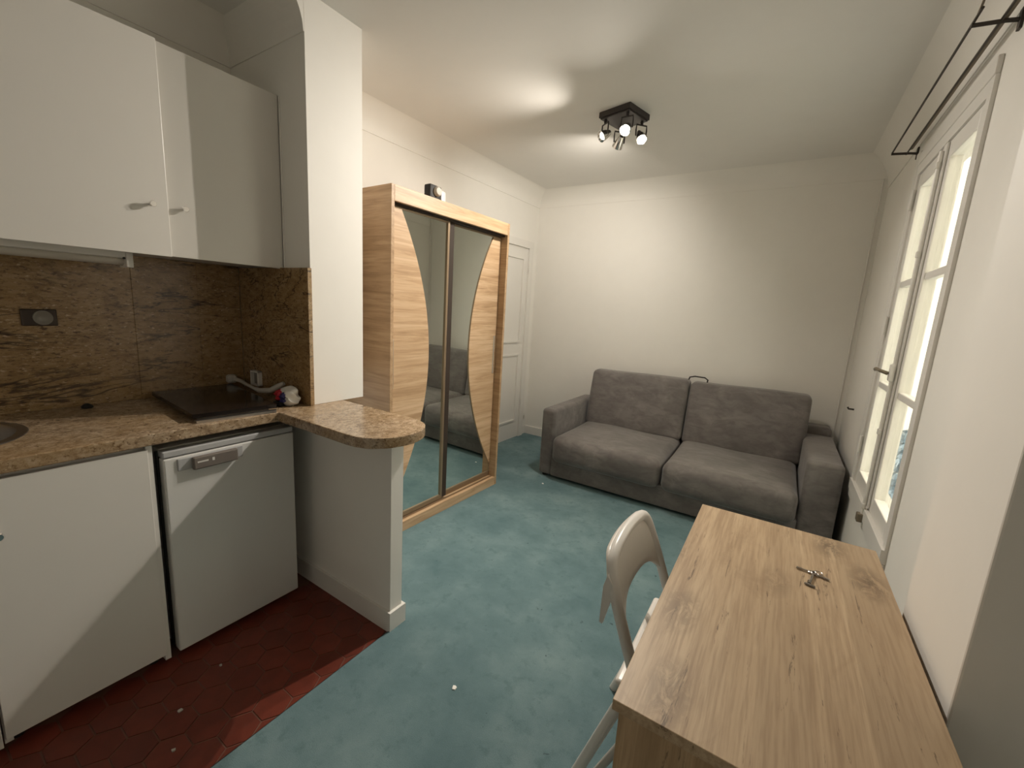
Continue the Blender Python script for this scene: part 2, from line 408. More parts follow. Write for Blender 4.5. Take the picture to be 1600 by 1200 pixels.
# --- door in the left wall
def lx(y): return -2.375 - (YB - y) * (.085 / 2.73)
door = struct(MB().prism([(lx(3.96) + .004, 3.96), (lx(3.20) + .004, 3.20), (lx(3.20) - .03, 3.20), (lx(3.96) - .03, 3.96)], 2, .10, 2.05).obj('door_1', 'trim'), 'white panelled door between wardrobe and corner')
def on_left(y0, y1, z0, z1, d0, d1, name, parent=None, mat='trim'):
    return MB().prism([(lx(y1) + d0, y1), (lx(y0) + d0, y0), (lx(y0) + d1, y0), (lx(y1) + d1, y1)], 2, z0, z1).obj(name, mat, parent, world=False)
for z0, z1 in ((1.09, 1.93), (.22, .93)):
    for (a, b, c_, d_) in ((3.30, 3.86, z1, z1 + .018), (3.30, 3.86, z0 - .018, z0), (3.86, 3.878, z0 - .018, z1 + .018), (3.282, 3.30, z0 - .018, z1 + .018)):
        on_left(a, b, c_, d_, .002, .016, 'panel_moulding', door)
on_left(3.955, 4.03, 0, 2.12, 0, .022, 'door_casing', door); on_left(3.13, 3.205, 0, 2.12, 0, .022, 'door_casing', door)
on_left(3.13, 4.03, 2.05, 2.12, 0, .024, 'door_casing', door)
for z in (.35, 1.80): MB().tube([(lx(3.955) + .026, 3.955, z), (lx(3.955) + .026, 3.955, z + .09)], .007, 8).obj('hinge', 'trim', door, world=False)
# socket low on the wall by the corner
o = thing('wall_socket', 'small white wall socket low beside the corner left of the sofa', 'socket', (lx(4.06) + .001, 4.06, .16))
MB().box((lx(4.06), 4.035, .17), (lx(4.06) + .012, 4.085, .25), .003).obj('cover_plate', 'white', o)
MB().box((lx(4.06) + .011, 4.045, .19), (lx(4.06) + .014, 4.075, .23), .001).obj('socket_insert', 'offwhite', o)

# ================================================================== WINDOW
win = struct(MB().box((XR - .012, WY0, WZ0 + .05), (XR + .07, WY0 + .045, WZ1 - .055)).box((XR - .012, WY1 - .05, WZ0 + .05), (XR + .07, WY1, WZ1 - .055))
             .box((XR - .012, WY0, WZ1 - .055), (XR + .07, WY1, WZ1)).box((XR - .022, WY0, WZ0 - .01), (XR + .07, WY1, WZ0 + .05)).obj('window_1', 'trim'), 'tall white double casement window')
MB().box((XR - .016, WY0 - .0, WZ0 - .06), (XR + .002, WY1 + .04, WZ0 - .012), .006).obj('window_sill', 'trim', win)
for y0, y1 in ((WY1, WY1 + .07),): MB().box((XR - .016, y0, WZ0 - .06), (XR + .001, y1, WZ1 + .08), .005).obj('casing', 'trim', win)
MB().box((XR - .016, WY0, WZ1 + .001), (XR + .001, WY1 - .001, WZ1 + .06), .005).obj('casing', 'trim', win)
YM = 2.612
def sash(y0, y1):
    x0, x1 = XR - .004, XR + .04; st = .058
    sh = MB().box((x0, y0, WZ0 + .05), (x1, y0 + st, WZ1 - .055), .004).box((x0, y1 - st, WZ0 + .05), (x1, y1, WZ1 - .055), .004)\
        .box((x0, y0 + st, WZ1 - .13), (x1, y1 - st, WZ1 - .055), .004).box((x0, y0 + st, WZ0 + .05), (x1, y1 - st, WZ0 + .13), .004).obj('casement', 'trim', win)
    for z in (1.132, 1.665): MB().box((x0 + .006, y0 + st - .003, z - .016), (x1 - .004, y1 - st + .003, z + .016), .004).obj('glazing_bar', 'trim', sh)
    zs = [WZ0 + .125, 1.12, 1.144, 1.653, 1.677, WZ1 - .125]
    for a, b in ((0, 1), (2, 3), (4, 5)): MB().box((x0 + .021, y0 + st - .004, zs[a]), (x0 + .025, y1 - st + .004, zs[b])).obj('pane', 'glass', sh)
    return sh
sash(WY0 + .045, YM); sash(YM + .002, WY1 - .05)
MB().box((XR - .014, YM - .022, WZ0 + .06), (XR - .0045, YM + .026, WZ1 - .06), .004).obj('meeting_stile', 'trim', win)
bolt = MB().tube([(XR - .023, YM, WZ0 + .02), (XR - .023, YM, WZ1 - .09)], .0075, 10).obj('espagnolette_rod', 'trim', win, True)
mb = MB().box((XR - .038, YM - .018, 1.19), (XR - .02, YM + .018, 1.27), .006)
mb.obj('lock_case', 'trim', bolt)
MB().tube([(XR - .040, YM, 1.225), (XR - .07, YM + .01, 1.235), (XR - .078, YM + .06, 1.24), (XR - .07, YM + .115, 1.232)], [.009, .008, .007, .010], 10).obj('handle', 'rod_brass', bolt, True)
for z in (.55, .93, 1.75, 2.12): MB().box((XR - .034, YM - .013, z), (XR - .02, YM + .013, z + .028), .004).obj('rod_guide', 'trim', bolt)
MB().box((XR - .044, YM - .02, WZ0 - .02), (XR - .02, YM + .02, WZ0 + .022), .004).obj('bolt_keeper', 'rod_brass', bolt)
for z in (.72, 1.40, 2.05): MB().tube([(XR - .018, WY1 - .052, z), (XR - .018, WY1 - .052, z + .10)], .008, 8).obj('hinge', 'trim', win, True)
# courtyard outside
cy = thing('courtyard_building', 'pale cream courtyard facade seen through the window', 'building', (3.2, 4.5, -3))
MB().box((3.2, -3, -3), (3.5, 16, 7)).obj('wall', 'facade', cy)
MB().box((-1.5, 11.0, -3), (3.2, 11.3, 7)).obj('side_wall', 'facade', cy)
MB().box((3.10, -3, 2.35), (3.2, 16, 2.5), .02).obj('ledge', 'facade', cy)
for y in (4.4, 7.4):
    w = MB().box((3.16, y, .3), (3.21, y + 1.0, 2.1)).obj('window', 'trim', cy)
    MB().box((3.145, y + .08, .38), (3.165, y + .47, 2.02)).obj('pane', 'glass', w); MB().box((3.145, y + .53, .38), (3.165, y + .92, 2.02)).obj('pane', 'glass', w)
sh = thing('courtyard_shrub', 'blue-grey leafy shrub outside the lower window pane', 'shrub', (1.16, 5.2, -1.4))
mb = MB()
for k in range(1500):
    a, b_ = random.uniform(0, 2 * PI), math.acos(random.uniform(-1, 1)); r = random.uniform(.5, 1) ** .6
    p = Vector((1.13 + .24 * r * math.sin(b_) * math.cos(a), 5.2 + .75 * r * math.sin(b_) * math.sin(a), .16 + .34 * r * math.cos(b_)))
    d = Vector((random.uniform(-1, 1), random.uniform(-1, 1), random.uniform(-.5, 1))).normalized(); u = d.orthogonal().normalized(); w = d.cross(u); L = random.uniform(.03, .06)
    mb.bm.faces.new([mb.bm.verts.new(p + q) for q in (-u * L, w * L * .4, u * L, -w * L * .4)])
o = mb.obj('foliage', 'leaf', sh); o['kind'] = 'stuff'
MB().tube([(1.16, 5.2, -1.05), (1.17, 5.22, -.6), (1.15, 5.2, .1)], .025, 8).obj('stem', 'rod_brass', sh)
MB().lathe([(0, 0), (.2, 0), (.26, .38), (.28, .4), (.25, .4), (.2, .33), (0, .33)], 20, Matrix.Translation((1.16, 5.2, -1.4))).obj('pot', 'stone_ledge', sh, True)
o = tag(MB().box((.66, -1, -1.7), (3.195, 10.99, -1.4)).obj('courtyard_paving', 'stone_ledge'), 'grey courtyard paving below the window', 'paving')
# hook screwed in by the corner
o = tag(MB().tube([(XR + .001, 3.65, .88), (XR - .03, 3.65, .88), (XR - .036, 3.65, .892)], .006, 8).obj('wall_hook', 'rod'), 'small dark screw hook on the wall above the right sofa arm', 'hook')
struct(MB().tube([(XR - .034, YB - .005, .1), (XR - .036, YB - .005, 1.3), (XR - .034, YB - .005, 2.49)], .005, 8).obj('trim_6', 'trim', None, True), 'thin painted pipe running up the corner right of the sofa')

# curtain rod
cr = thing('curtain_rod', 'double dark iron curtain rod on two brackets above the window', 'curtain rod', (XR, 2.66, 2.40))
ZR = 2.40
for y in (2.06, 3.28):
    MB().tube([(XR, y, ZR - .012), (.445, y, ZR - .006), (.365, y, ZR)], .0065, 8).box((XR - .008, y - .012, ZR - .04), (XR + .001, y + .012, ZR + .02), .002).obj('bracket', 'rod', cr)
MB().tube([(.370, 1.99, ZR + .012), (.370, 3.30, ZR + .010)], .0045, 8).obj('rod', 'rod', cr, True)
MB().tube([(.442, 1.35, ZR + .010), (.442, 3.24, ZR + .008)], .0085, 10).obj('rod', 'rod_brass', cr, True)
MB().tube([(.432, 1.35, ZR - .004), (.432, 3.30, ZR - .004)], .004, 8).obj('rod', 'rod', cr, True)
MB().tube([(.370, 2.03, ZR + .012), (.368, 1.985, ZR + .03), (.378, 1.955, ZR + .045), (.398, 1.95, ZR + .04), (.402, 1.965, ZR + .025)], .004, 8).obj('hook', 'rod_brass', cr, True)

# ================================================================== KITCHEN
XF = -1.80
# worktop
arc = []
cx, cy_, = -1.33, 1.133
for k in range(15):
    a = -PI / 2 + PI * k / 14
    arc.append((cx + .175 * math.cos(a) ** .85 if math.cos(a) > 1e-6 else cx, cy_ + .17 * math.sin(a)))
SC = (-2.142, .055); SR = .215
hole = [(SC[0] + SR * math.cos(2 * PI * k / 40), SC[1] + SR * math.sin(2 * PI * k / 40)) for k in range(40)]
outer = [(XL + .001, -.75), (-1.79, -.75), (-1.79, .964)] + arc + [(-1.60, 1.303), (XL + .001, 1.303)]
wt = thing('worktop', 'speckled brown granite worktop with a rounded peninsula end', 'worktop', (-2.1, .3, .878))
mb = MB().prism(outer, 2, .878, .92, (hole,)); o = mb.obj('slab', 'granite_top', wt)
bv = o.modifiers.new('bevel', 'BEVEL'); bv.width = .004; bv.segments = 2; bv.limit_method = 'ANGLE'; bv.angle_limit = math.radians(50)
# sink
o = thing('kitchen_sink', 'round stainless steel sink set into the granite worktop', 'sink', (SC[0], SC[1], .78))
prof = [(0.03, .0), (.14, .002), (.185, .02), (.205, .07), (.209, .135), (.213, .1425), (.238, .1425), (.240, .1405), (.214, .1395)]
MB().lathe(prof, 40, Matrix.Translation((SC[0], SC[1], .78))).obj('basin', 'sinksteel', o, True)
MB().lathe([(0, .004), (.022, .004), (.03, .008), (.036, .003)], 20, Matrix.Translation((SC[0], SC[1], .78))).obj('drain', 'chrome', o, True)
# backsplash panels
bs = thing('backsplash', 'brown veined granite backsplash panels above the worktop', 'backsplash', (XL, .3, .92))
for y0, y1 in ((-.5, .6838), (.6844, .9296), (.9302, 1.1195)): MB().box((XL + .0005, y0, .9205), (XL + .018, y1, 1.549), .0012, 1).obj('panel', 'granite', bs)
o = MB().box((XL + .0185, 1.12, .9205), (-1.798, 1.1395, 1.545), .0012, 1).obj('panel', 'granite_r', bs)
# socket
o = thing('wall_socket', 'dark bronze wall socket with a round grey insert on the granite backsplash', 'socket', (XL + .018, .40, 1.28))
MB().box((XL + .018, .352, 1.25), (XL + .027, .447, 1.313), .003).obj('cover_plate', 'socket', o)
MB().lathe([(0, .003), (.018, .003), (.022, .006), (.027, .006), (.028, 0)], 24, aim((XL + .026, .408, 1.281), (1, 0, 0))).obj('socket_insert', 'grey_disc', o, True)
# base cabinets
def base_cab(y0, y1, label, knob_y, h0=.876, h1=.876):
    t = thing('base_cabinet', label, 'cabinet', (XF - .3, (y0 + y1) / 2, 0))
    mb = MB()
    mb.box((XF - .56, y0, .02), (XF - .02, y0 + .018, h0)).box((XF - .56, y1 - .018, .02), (XF - .006, y1, h1)).box((XF - .56, y0 + .018, .06), (XF - .02, y1 - .018, .078)).box((XF - .56, y0 + .018, .06), (XF - .55, y1 - .018, .876))
    mb.box((XF - .05, y0 + .018, .85), (XF - .03, y1 - .018, .876))
    mb.obj('carcass', 'cab', t)
    d = MB().box((XF - .019, y0 + .003, .045), (XF, y1 - .014, .862), .0015).obj('door', 'cab', t)
    if knob_y is not None:
        MB().lathe([(0, .026), (.010, .026), (.013, .022), (.012, .016), (.006, .012), (.006, 0)], 16, aim((XF, knob_y, .70), (1, 0, 0))).obj('knob', 'chrome', d, True)
    for fy in (y1 - .04, y0 + .03): MB().tube([(XF - .06, fy, 0), (XF - .06, fy, .06)], .015, 10).obj('foot', 'black', t, True)
    return t
base_cab(.112, .527, 'white base cabinet with plain door left of the small refrigerator', .16, .77)
base_cab(-.35, .108, 'white base cabinet under the sink at the left edge', None, .876, .77)
# refrigerator
fr = thing('refrigerator', 'small white under-counter refrigerator with a brown handle bar', 'refrigerator', (-2.08, .79, 0))
FY0, FY1 = .552, 1.030; FX = -1.795
MB().box((-2.36, FY0 + .005, .025), (FX - .055, FY1 - .002, .842), .006).obj('body', 'fridge', fr)
MB().box((FX - .058, FY0 - .006, .04), (FX - .044, FY1 - .004, .838), .003).obj('door_seal', 'black', fr)
d = MB().box((FX - .044, FY0, .032), (FX, FY1, .815), .005).obj('door', 'fridge', fr)
MB().box((FX - .05, FY0, .818), (FX - .004, FY1, .842), .004).obj('top_fascia', 'fridge_grey', fr)
MB().box((FX - .002, .592, .762), (FX + .006, .815, .808), .003).obj('handle_mount', 'fridge_grey', d)
MB().box((FX + .004, .635, .757), (FX + .022, .79, .806), .005).obj('handle', 'handle_brown', d)
MB().box((FX + .0215, .648, .783), (FX + .0228, .684, .789)).box((FX + .0215, .697, .781), (FX + .0228, .705, .793)).obj('lettering', 'print', d)
for y in (FY0 + .05, FY1 - .05): MB().tube([(-1.9, y, 0), (-1.9, y, .03)], .015, 12).obj('foot', 'black', fr, True)
for y in (FY0 + .05, FY1 - .05): MB().tube([(-2.3, y, 0), (-2.3, y, .03)], .015, 12).obj('foot', 'black', fr, True)
# wall cabinet
wc = thing('wall_cabinet', 'white two-door wall cabinet above the granite backsplash', 'cabinet', (-2.2, .70, 1.545))
MB().box((XL, .252, 1.55), (-2.037, .27, 2.276)).box((XL, 1.12, 1.55), (-2.037, 1.138, 2.276)).box((XL, .27, 1.55), (-2.037, 1.12, 1.568)).box((XL, .27, 2.258), (-2.037, 1.12, 2.276)).box((XL, .27, 1.568), (XL + .006, 1.12, 2.258)).box((XL, .69, 1.568), (-2.04, .71, 2.258)).obj('carcass', 'cab', wc)
# left leaf stands very slightly ajar
def knob(parent, p):
    MB().lathe([(0, .026), (.009, .026), (.0115, .022), (.0105, .016), (.005, .012), (.005, 0)], 16, aim(p, (1, 0, 0))).obj('knob', 'chrome', parent, True)
mb = MB().box((-2.035, .252, 1.538), (-2.016, .700, 2.28), .0015)
hinge = Vector((-2.035, .252, 0)); rm = Matrix.Translation(hinge) @ Matrix.Rotation(math.radians(-2.3), 4, 'Z') @ Matrix.Translation(-hinge)
for v in mb.bm.verts: v.co = rm @ v.co
d1 = mb.obj('door', 'cab', wc)
d2 = MB().box((-2.035, .703, 1.541), (-2.016, 1.136, 2.28), .0015).obj('door', 'cab', wc)
knob(d1, rm @ Vector((-2.016, .648, 1.717))); knob(d2, (-2.016, .753, 1.722))
mb = MB().tube([(-2.008, 1.1375, 1.525), (-2.008, 1.1375, 2.275)], .003, 6); mb.obj('filler_strip', 'cab_edge', wc)
# light under the cabinet
uf = thing('under_cabinet_light', 'slim white strip light fixed under the wall cabinet', 'light fixture', (-2.1, .3, 1.49))
MB().box((-2.155, -.02, 1.520), (-2.085, .592, 1.549), .003).obj('housing', 'cab', uf)
MB().tube([(-2.12, -.02, 1.512), (-2.12, .588, 1.512)], .017, 12).obj('diffuser', 'tube_off', uf, True)
MB().box((-2.160, .585, 1.488), (-2.080, .606, 1.549), .003).obj('end_cap', 'cab', uf)
MB().tube([(-2.079, .578, 1.520), (-2.074, .578, 1.520)], .004, 8).obj('screw', 'black', uf)
# hob
hb = thing('hob', 'black glass hob with a steel front strip on the granite worktop', 'hob', (-2.12, .86, .92))
hp = [(-2.385, .715), (-1.850, .672), (-1.815, .972), (-2.385, 1.045)]
ins = [(-2.37, .735), (-1.87, .70), (-1.84, .945), (-2.37, 1.02)]
MB().prism(ins, 2, .920, .934).obj('body', 'steel', hb)
MB().prism(hp, 2, .934, .951).obj('glass_top', 'hob', hb)
MB().prism([(-1.849, .674), (-1.826, .674), (-1.791, .958), (-1.814, .968)], 2, .9205, .930).obj('front_strip', 'steel', hb)
# bits behind the hob
o = thing('plug_socket', 'small white open-framed plug socket in the corner behind the hob', 'socket', (-2.22, 1.10, .95))
MB().box((-2.29, 1.096, .953), (-2.283, 1.119, 1.03), .002).box((-2.29, 1.096, 1.022), (-2.215, 1.119, 1.030), .002).box((-2.222, 1.096, .953), (-2.215, 1.119, 1.03), .002).box((-2.29, 1.096, .953), (-2.215, 1.119, .960), .002).obj('frame', 'white', o)
MB().lathe([(0, .004), (.018, .004), (.021, 0)], 16, aim((-2.252, 1.112, .985), (0, -1, 0))).box((-2.283, 1.113, .960), (-2.222, 1.119, 1.022)).obj('socket_insert', 'grey_disc', o)
tag(MB().tube([(-2.40, 1.06, .975), (-2.33, 1.07, .970), (-2.27, 1.065, .962), (-2.18, 1.055, .958), (-2.10, 1.045, .958), (-2.05, 1.07, .962), (-2.02, 1.095, .985), (-2.0, 1.11, 1.0)], [.012, .010, .008, .008, .012, .014, .014, .010], 10).obj('power_cable', 'offwhite', None, True), 'dull white power cable lying along the back of the hob', 'cable')
tag(MB().rbox((-2.415, 1.03, .952), (-2.37, 1.075, .998), .015, 3).obj('bottle_cap', 'offwhite', None, 'all'), 'small round white cap at the back corner of the hob', 'cap')
# crumpled packet
def crum(u, q):
    k = math.sin(u.x * 5 + u.z * 3) * .006 + math.sin(u.z * 7 + u.y * 4) * .004
    return Vector((q.x + k, q.y + k * .5, q.z + .5 * k))
o = thing('sponge_packet', 'crumpled white packet with red and navy print beside the hob', 'packet', (-1.87, 1.075, .92))
MB().rbox((-1.925, 1.035, .921), (-1.835, 1.098, 1.005), .028, 5, crum).obj('wrapper', 'white', o, 'all')
MB().rbox((-1.928, 1.024, .945), (-1.885, 1.055, .99), .013, 3, crum).obj('red_print', 'red', o, 'all')
MB().rbox((-1.884, 1.024, .938), (-1.860, 1.055, .985), .011, 3, crum).obj('navy_print', 'navy', o, 'all')
MB().rbox((-1.925, 1.012, .9205), (-1.868, 1.048, .943), .010, 3, crum).obj('black_base', 'black', o, 'all')
o = tag(MB().lathe([(0, 0), (.017, 0), (.019, .006), (.013, .014), (.006, .018), (0, .019)], 16, Matrix.Translation((-2.345, .49, .9205))).obj('sink_plug', 'black', None, True), 'small black sink plug lying on the worktop by the backsplash', 'plug')

# ================================================================== WARDROBE
wd = thing('wardrobe', 'light oak sliding-door wardrobe with curved mirrors', 'wardrobe', (-1.832, 1.62, .0), math.atan2(1.092, .032))
WW, WDp, WH = 1.092, .56, 2.03
def wp(mb, name, mat, parent=wd, **k): return mb.obj(name, mat, parent, world=False, **k)
wp(MB().box((0, 0, .007), (.022, WDp, WH), .0015), 'side_panel', 'oak_side')
wp(MB().box((WW - .022, 0, .007), (WW, WDp, WH), .0015), 'side_panel', 'oak_side')
wp(MB().box((.022, .0, 1.948), (WW - .022, .022, WH), .0015), 'top_fascia', 'oak')
wp(MB().box((.022, .022, WH - .022), (WW - .022, WDp, WH), .001), 'top_panel', 'oak')
wp(MB().box((.022, WDp - .006, .05), (WW - .022, WDp, WH - .02)), 'back_panel', 'oak')
wp(MB().box((.022, .0, .007), (WW - .022, .02, .072), .0015), 'plinth', 'oak')
wp(MB().box((.022, .02, .055), (WW - .022, WDp - .006, .072), .001), 'bottom_panel', 'oak')
wp(MB().box((.022, .024, 1.935), (WW - .022, .105, 1.955)), 'top_track', 'dark_gap')
wp(MB().box((.022, .026, .072), (WW - .022, .034, .082)).box((.022, .062, .072), (WW - .022, .068, .082)).box((.022, .096, .072), (WW - .022, .102, .082)), 'bottom_track', 'champagne')
def wdoor(x0, x1, y, curve, side):
    # side -1: oak crescent on the near edge, +1: on the far edge
    Z0, Z1 = .084, 1.935; N = 28
    zs = [Z0 + .03 + (Z1 - Z0 - .04) * k / N for k in range(N + 1)]
    core = wp(MB().box((x0 + .002, y + .012, Z0 + .002), (x1 - .002, y + .018, Z1 - .002)), 'door', 'oak_side')
    st = .018
    edge = x0 if side < 0 else x1
    inner = (x1 - st) if side < 0 else (x0 + st)
    arcp = [(curve(z), z) for z in zs]
    a0, a1 = (x0 + .001, x1 - st) if side < 0 else (x0 + st, x1 - .001)
    arcp = [(min(max(u, a0), a1), z) for u, z in arcp]
    wood_o = [(edge, zs[0])] + arcp + [(edge, zs[-1])]
    mir_o = [(inner, zs[0])] + arcp + [(inner, zs[-1])]
    wp(MB().prism(wood_o, 1, y - .003, y + .011), 'oak_inlay', 'oak', core)
    wp(MB().prism(mir_o, 1, y + .004, y + .011), 'mirror', 'mirror', core)
    wp(MB().tube([(u, y + .002, z) for u, z in arcp], .0028, 6), 'mirror_edge', 'champagne', core)
    wp(MB().box((inner - (0 if side < 0 else st), y - .006, Z0), (inner + (st if side < 0 else 0), y + .020, Z1), .002), 'stile', 'champagne', core)
    wp(MB().box((x0, y - .004, Z0), (x1, y + .014, Z0 + .03), .002), 'bottom_rail', 'champagne', core)
    wp(MB().box((x0, y - .003, Z1 - .012), (x1, y + .014, Z1), .002), 'top_rail', 'champagne', core)
    hx = x0 + .014 if side < 0 else x1 - .03
    wp(MB().box((hx, y - .009, .92), (hx + .014, y - .002, 1.21), .003), 'handle', 'steel', core)
    return core
wdoor(.024, .492, .040, lambda z: .335 - .235 * ((z - 1.10) / .83) ** 2, -1)
wdoor(.536, 1.066, .062, lambda z: .752 + .262 * ((z - 1.12) / .86) ** 2, 1)
wp(MB().box((.490, .040, .09), (.538, .060, 1.935)), 'gap_shade_strip', 'dark_gap')  # dark strip standing in for the shade in the gap between the doors
# item on top of wardrobe
o = thing('gadget', 'small dark gadget with a white end on top of the wardrobe', 'gadget', (-2.06, 2.20, WH))
MB().box((-2.10, 2.125, WH + .0), (-2.04, 2.235, WH + .155), .012).obj('casing', 'black', o, True)
MB().lathe([(0, .03), (.022, .03), (.03, .02), (.03, 0)], 18, aim((-2.045, 2.185, WH + .115), (1, -.1, 0))).obj('dial', 'offwhite', o, True)
MB().box((-2.095, 2.236, WH), (-2.045, 2.285, WH + .14), .015).obj('white_end', 'white', o, True)

# ================================================================== SOFA
sf = thing('sofa', 'taupe microfibre two-seat sofa against the back wall', 'sofa', (-.6, 3.6, .007))
SX0, SX1, SX2, SX3, SM = -1.640, -1.512, .238, .434, -.612
def arm(x0, x1):
    MB().rbox((x0, 3.125, .025), (x1, 4.02, .60), .028, 6, lambda u, q: Vector((q.x, q.y, q.z + .006 * (1 - u.x ** 2) * (u.z > .5)))).obj('armrest', 'sofa', sf, 'all')
arm(SX0, SX1); arm(SX2, SX3)
MB().rbox((SX1 - .004, 3.115, .03), (SX2 + .004, 3.20, .20), .012, 6).obj('front_panel', 'sofa', sf, 'all')
MB().rbox((SX1, 3.19, .04), (SX2, 3.95, .21), .01, 4).obj('seat_frame', 'sofa', sf, 'all')
MB().rbox((SX1 + .02, 3.93, .04), (SX3 - .015, 4.10, .665), .03, 6).obj('back_frame', 'sofa', sf, 'all')
def seat(x0, x1):
    def fn(u, q):
        z = q.z + .018 * (1 - u.x ** 4) * (1 - u.y ** 2) * (u.z > 0)
        y = q.y - .012 * (1 - u.x ** 4) * (1 - u.z ** 2) * (u.y < 0)
        z += .004 * math.sin(q.x * 9 + q.y * 5) * (u.z > .4) + .012 * (u.y > 0) * u.y * (u.z > 0)
        x = q.x - (.004 * (1 - u.z ** 2) * u.x)
        return Vector((x, y, z))
    c = MB().rbox((x0, 3.060, .165), (x1, 3.86, .392), .065, 10, fn).obj('seat_cushion', 'sofa', sf, 'all')
    zf = .20
    return c
seat(SX1 + .004, SM - .003); seat(SM + .003, SX2 - .004)
def back(x0, x1):
    def fn(u, q):
        y = q.y - .022 * (1 - u.x ** 4) * (1 - u.z ** 2) * (u.y < 0)
        y += .10 * (q.z - .38) / .52
        y += .004 * math.sin(q.x * 6 + q.z * 11) * (u.y < 0)
        return Vector((q.x, y, q.z + .006 * math.sin(u.x * 2.2)))
    MB().rbox((x0, 3.725, .375), (x1, 3.885, .902), .045, 10, fn).obj('back_cushion', 'sofa', sf, 'all')
back(SX1 + .018, SM - .004); back(SM + .004, SX2 + .018)
MB().tube([(SM - .03, 3.93, .895), (SM - .02, 3.925, .925), (SM + .02, 3.92, .937), (SM + .10, 3.92, .935), (SM + .125, 3.925, .918), (SM + .12, 3.93, .88)], .006, 8).obj('pull_strap', 'sofa_dark', sf, True)
for x in (SX0 + .05, SX3 - .05):
    for y in (3.17, 3.95): MB().tube([(x, y, .007), (x, y, .03)], .025, 12).obj('foot', 'black', sf, True)

# ================================================================== DESK
dk = thing('desk', 'oak-effect desk with knotty grain beside the window', 'desk', (.085, 1.16, .007))
DX0, DX1, DY0, DY1, DZ = -.164, .342, .666, 1.660, .74
MB().box((DX0, DY0, DZ - .022), (DX1, DY1, DZ), .0012).obj('tabletop', 'desk', dk)
MB().box((DX0 + .012, DY0 + .006, .007), (DX1 - .012, DY0 + .028, DZ - .022), .001).obj('side_panel', 'desk_v', dk)
MB().box((DX0 + .012, DY1 - .028, .007), (DX1 - .012, DY1 - .006, DZ - .022), .001).obj('side_panel', 'desk_v', dk)
MB().box((DX1 - .05, DY0 + .028, .36), (DX1 - .032, DY1 - .028, DZ - .022), .001).obj('modesty_panel', 'desk_v', dk)
# keys
kg = thing('keys', 'small bunch of metal keys lying on the desk', 'keys', (.17, 1.35, DZ))
def key(p, ang, L, mat='key'):
    t = thing_key = MB()
    m = Matrix.Translation((p[0], p[1], p[2])) @ Matrix.Rotation(ang, 4, 'Z')
    ring = [m @ Vector((.007 * math.cos(2 * PI * k / 16), .007 * math.sin(2 * PI * k / 16) * .85, 0)) for k in range(16)]
    t.tube(ring, .0022, 6, True)
    st = len(t.bm.verts)
    t.box((.006, -.0026, -.0014), (L, .0026, .0014))
    for a, w in ((L - .004, .0055), (L - .009, .004), (L - .013, .006)): t.box((a, -w, -.0013), (a + .003, 0, .0013))
    t.bm.verts.ensure_lookup_table()
    for v in t.bm.verts[st:]: v.co = m @ v.co
    t.obj('key', mat, kg)
key((.162, 1.377, DZ + .004), 3.05, .036); key((.166, 1.372, DZ + .007), -1.75, .066); key((.171, 1.373, DZ + .0035), -.25, .032)
MB().tube([(.178 + .010 * math.cos(a), 1.384 + .010 * math.sin(a), DZ + .004) for a in [2 * PI * k / 18 for k in range(18)]], .0014, 6, True).obj('split_ring', 'key', kg, True)
MB().tube([(.143, 1.305, DZ + .004), (.155, 1.302, DZ + .004), (.167, 1.300, DZ + .004)], [.0028, .0038, .003], 8).obj('key_tip', 'key', kg)

# ================================================================== CHAIR
ch = thing('folding_chair', 'white folding chair with curved backrest pushed under the desk', 'chair', (-.12, 1.225, .007))
YC = 1.225; HW = .200
def mir(p): return (p[0], 2 * YC - p[1], p[2])
side = [(-.03, YC - HW - .005, .007), (-.19, YC - HW, .44), (-.235, YC - HW, .56), (-.275, YC - HW + .004, .665)]
top = [(-.300, YC - HW + .018, .735), (-.309, YC - HW + .055, .768), (-.313, YC - .07, .782), (-.314, YC, .785)]
half = side + top
path = half + [mir(p) for p in half[-2::-1]]
def smooth(path, it=2):
    p = [Vector(x) for x in path]
    for _ in range(it):
        q = [p[0]]
        for a, b in zip(p, p[1:]): q += [a * .75 + b * .25, a * .25 + b * .75]
        p = q + [p[-1]]
    return p
MB().tube(smooth(path), .0155, 12, flat=(1.0, 1.1)).obj('back_frame', 'plastic_tube', ch, True)
# backrest shell
mb = MB(); NU, NV = 20, 8; gr = []
for i in range(NU + 1):
    s = i / NU * 2 - 1; y = YC + s * (HW - .004); row = []
    zt = .775 - .045 * max(0, (abs(s) - .72) / .28) ** 2
    zb = .630 - .065 * abs(s) ** 4
    for j in range(NV + 1):
        z = zb + (zt - zb) * j / NV
        xf = -.19 - (z - .44) * .36
        x = xf - .010 - .022 * (1 - s * s)
        row.append(mb.bm.verts.new((x + .006, y, z)))
    gr.append(row)
for i in range(NU):
    for j in range(NV): mb.bm.faces.new((gr[i][j], gr[i + 1][j], gr[i + 1][j + 1], gr[i][j + 1]))
o = mb.obj('backrest', 'plastic', ch, 'all'); md = o.modifiers.new('thick', 'SOLIDIFY'); md.thickness = .014; md.offset = 0
for sg in (-1, 1):
    y = YC + sg * HW
    MB().prism([(-.302, .735), (-.311, .70), (-.312, .59), (-.303, .588), (-.288, .66), (-.285, .71)], 1, y - .006, y + .006).obj('backrest_wing', 'plastic_tube', ch)
def seatfn(u, q): return Vector((q.x, q.y, q.z - .008 * (1 - u.x ** 2) * (1 - u.y ** 2)))
MB().rbox((-.252, YC - .212, .425), (.13, YC + .212, .448), .0112, 8, seatfn).obj('seat', 'plastic', ch, 'all')
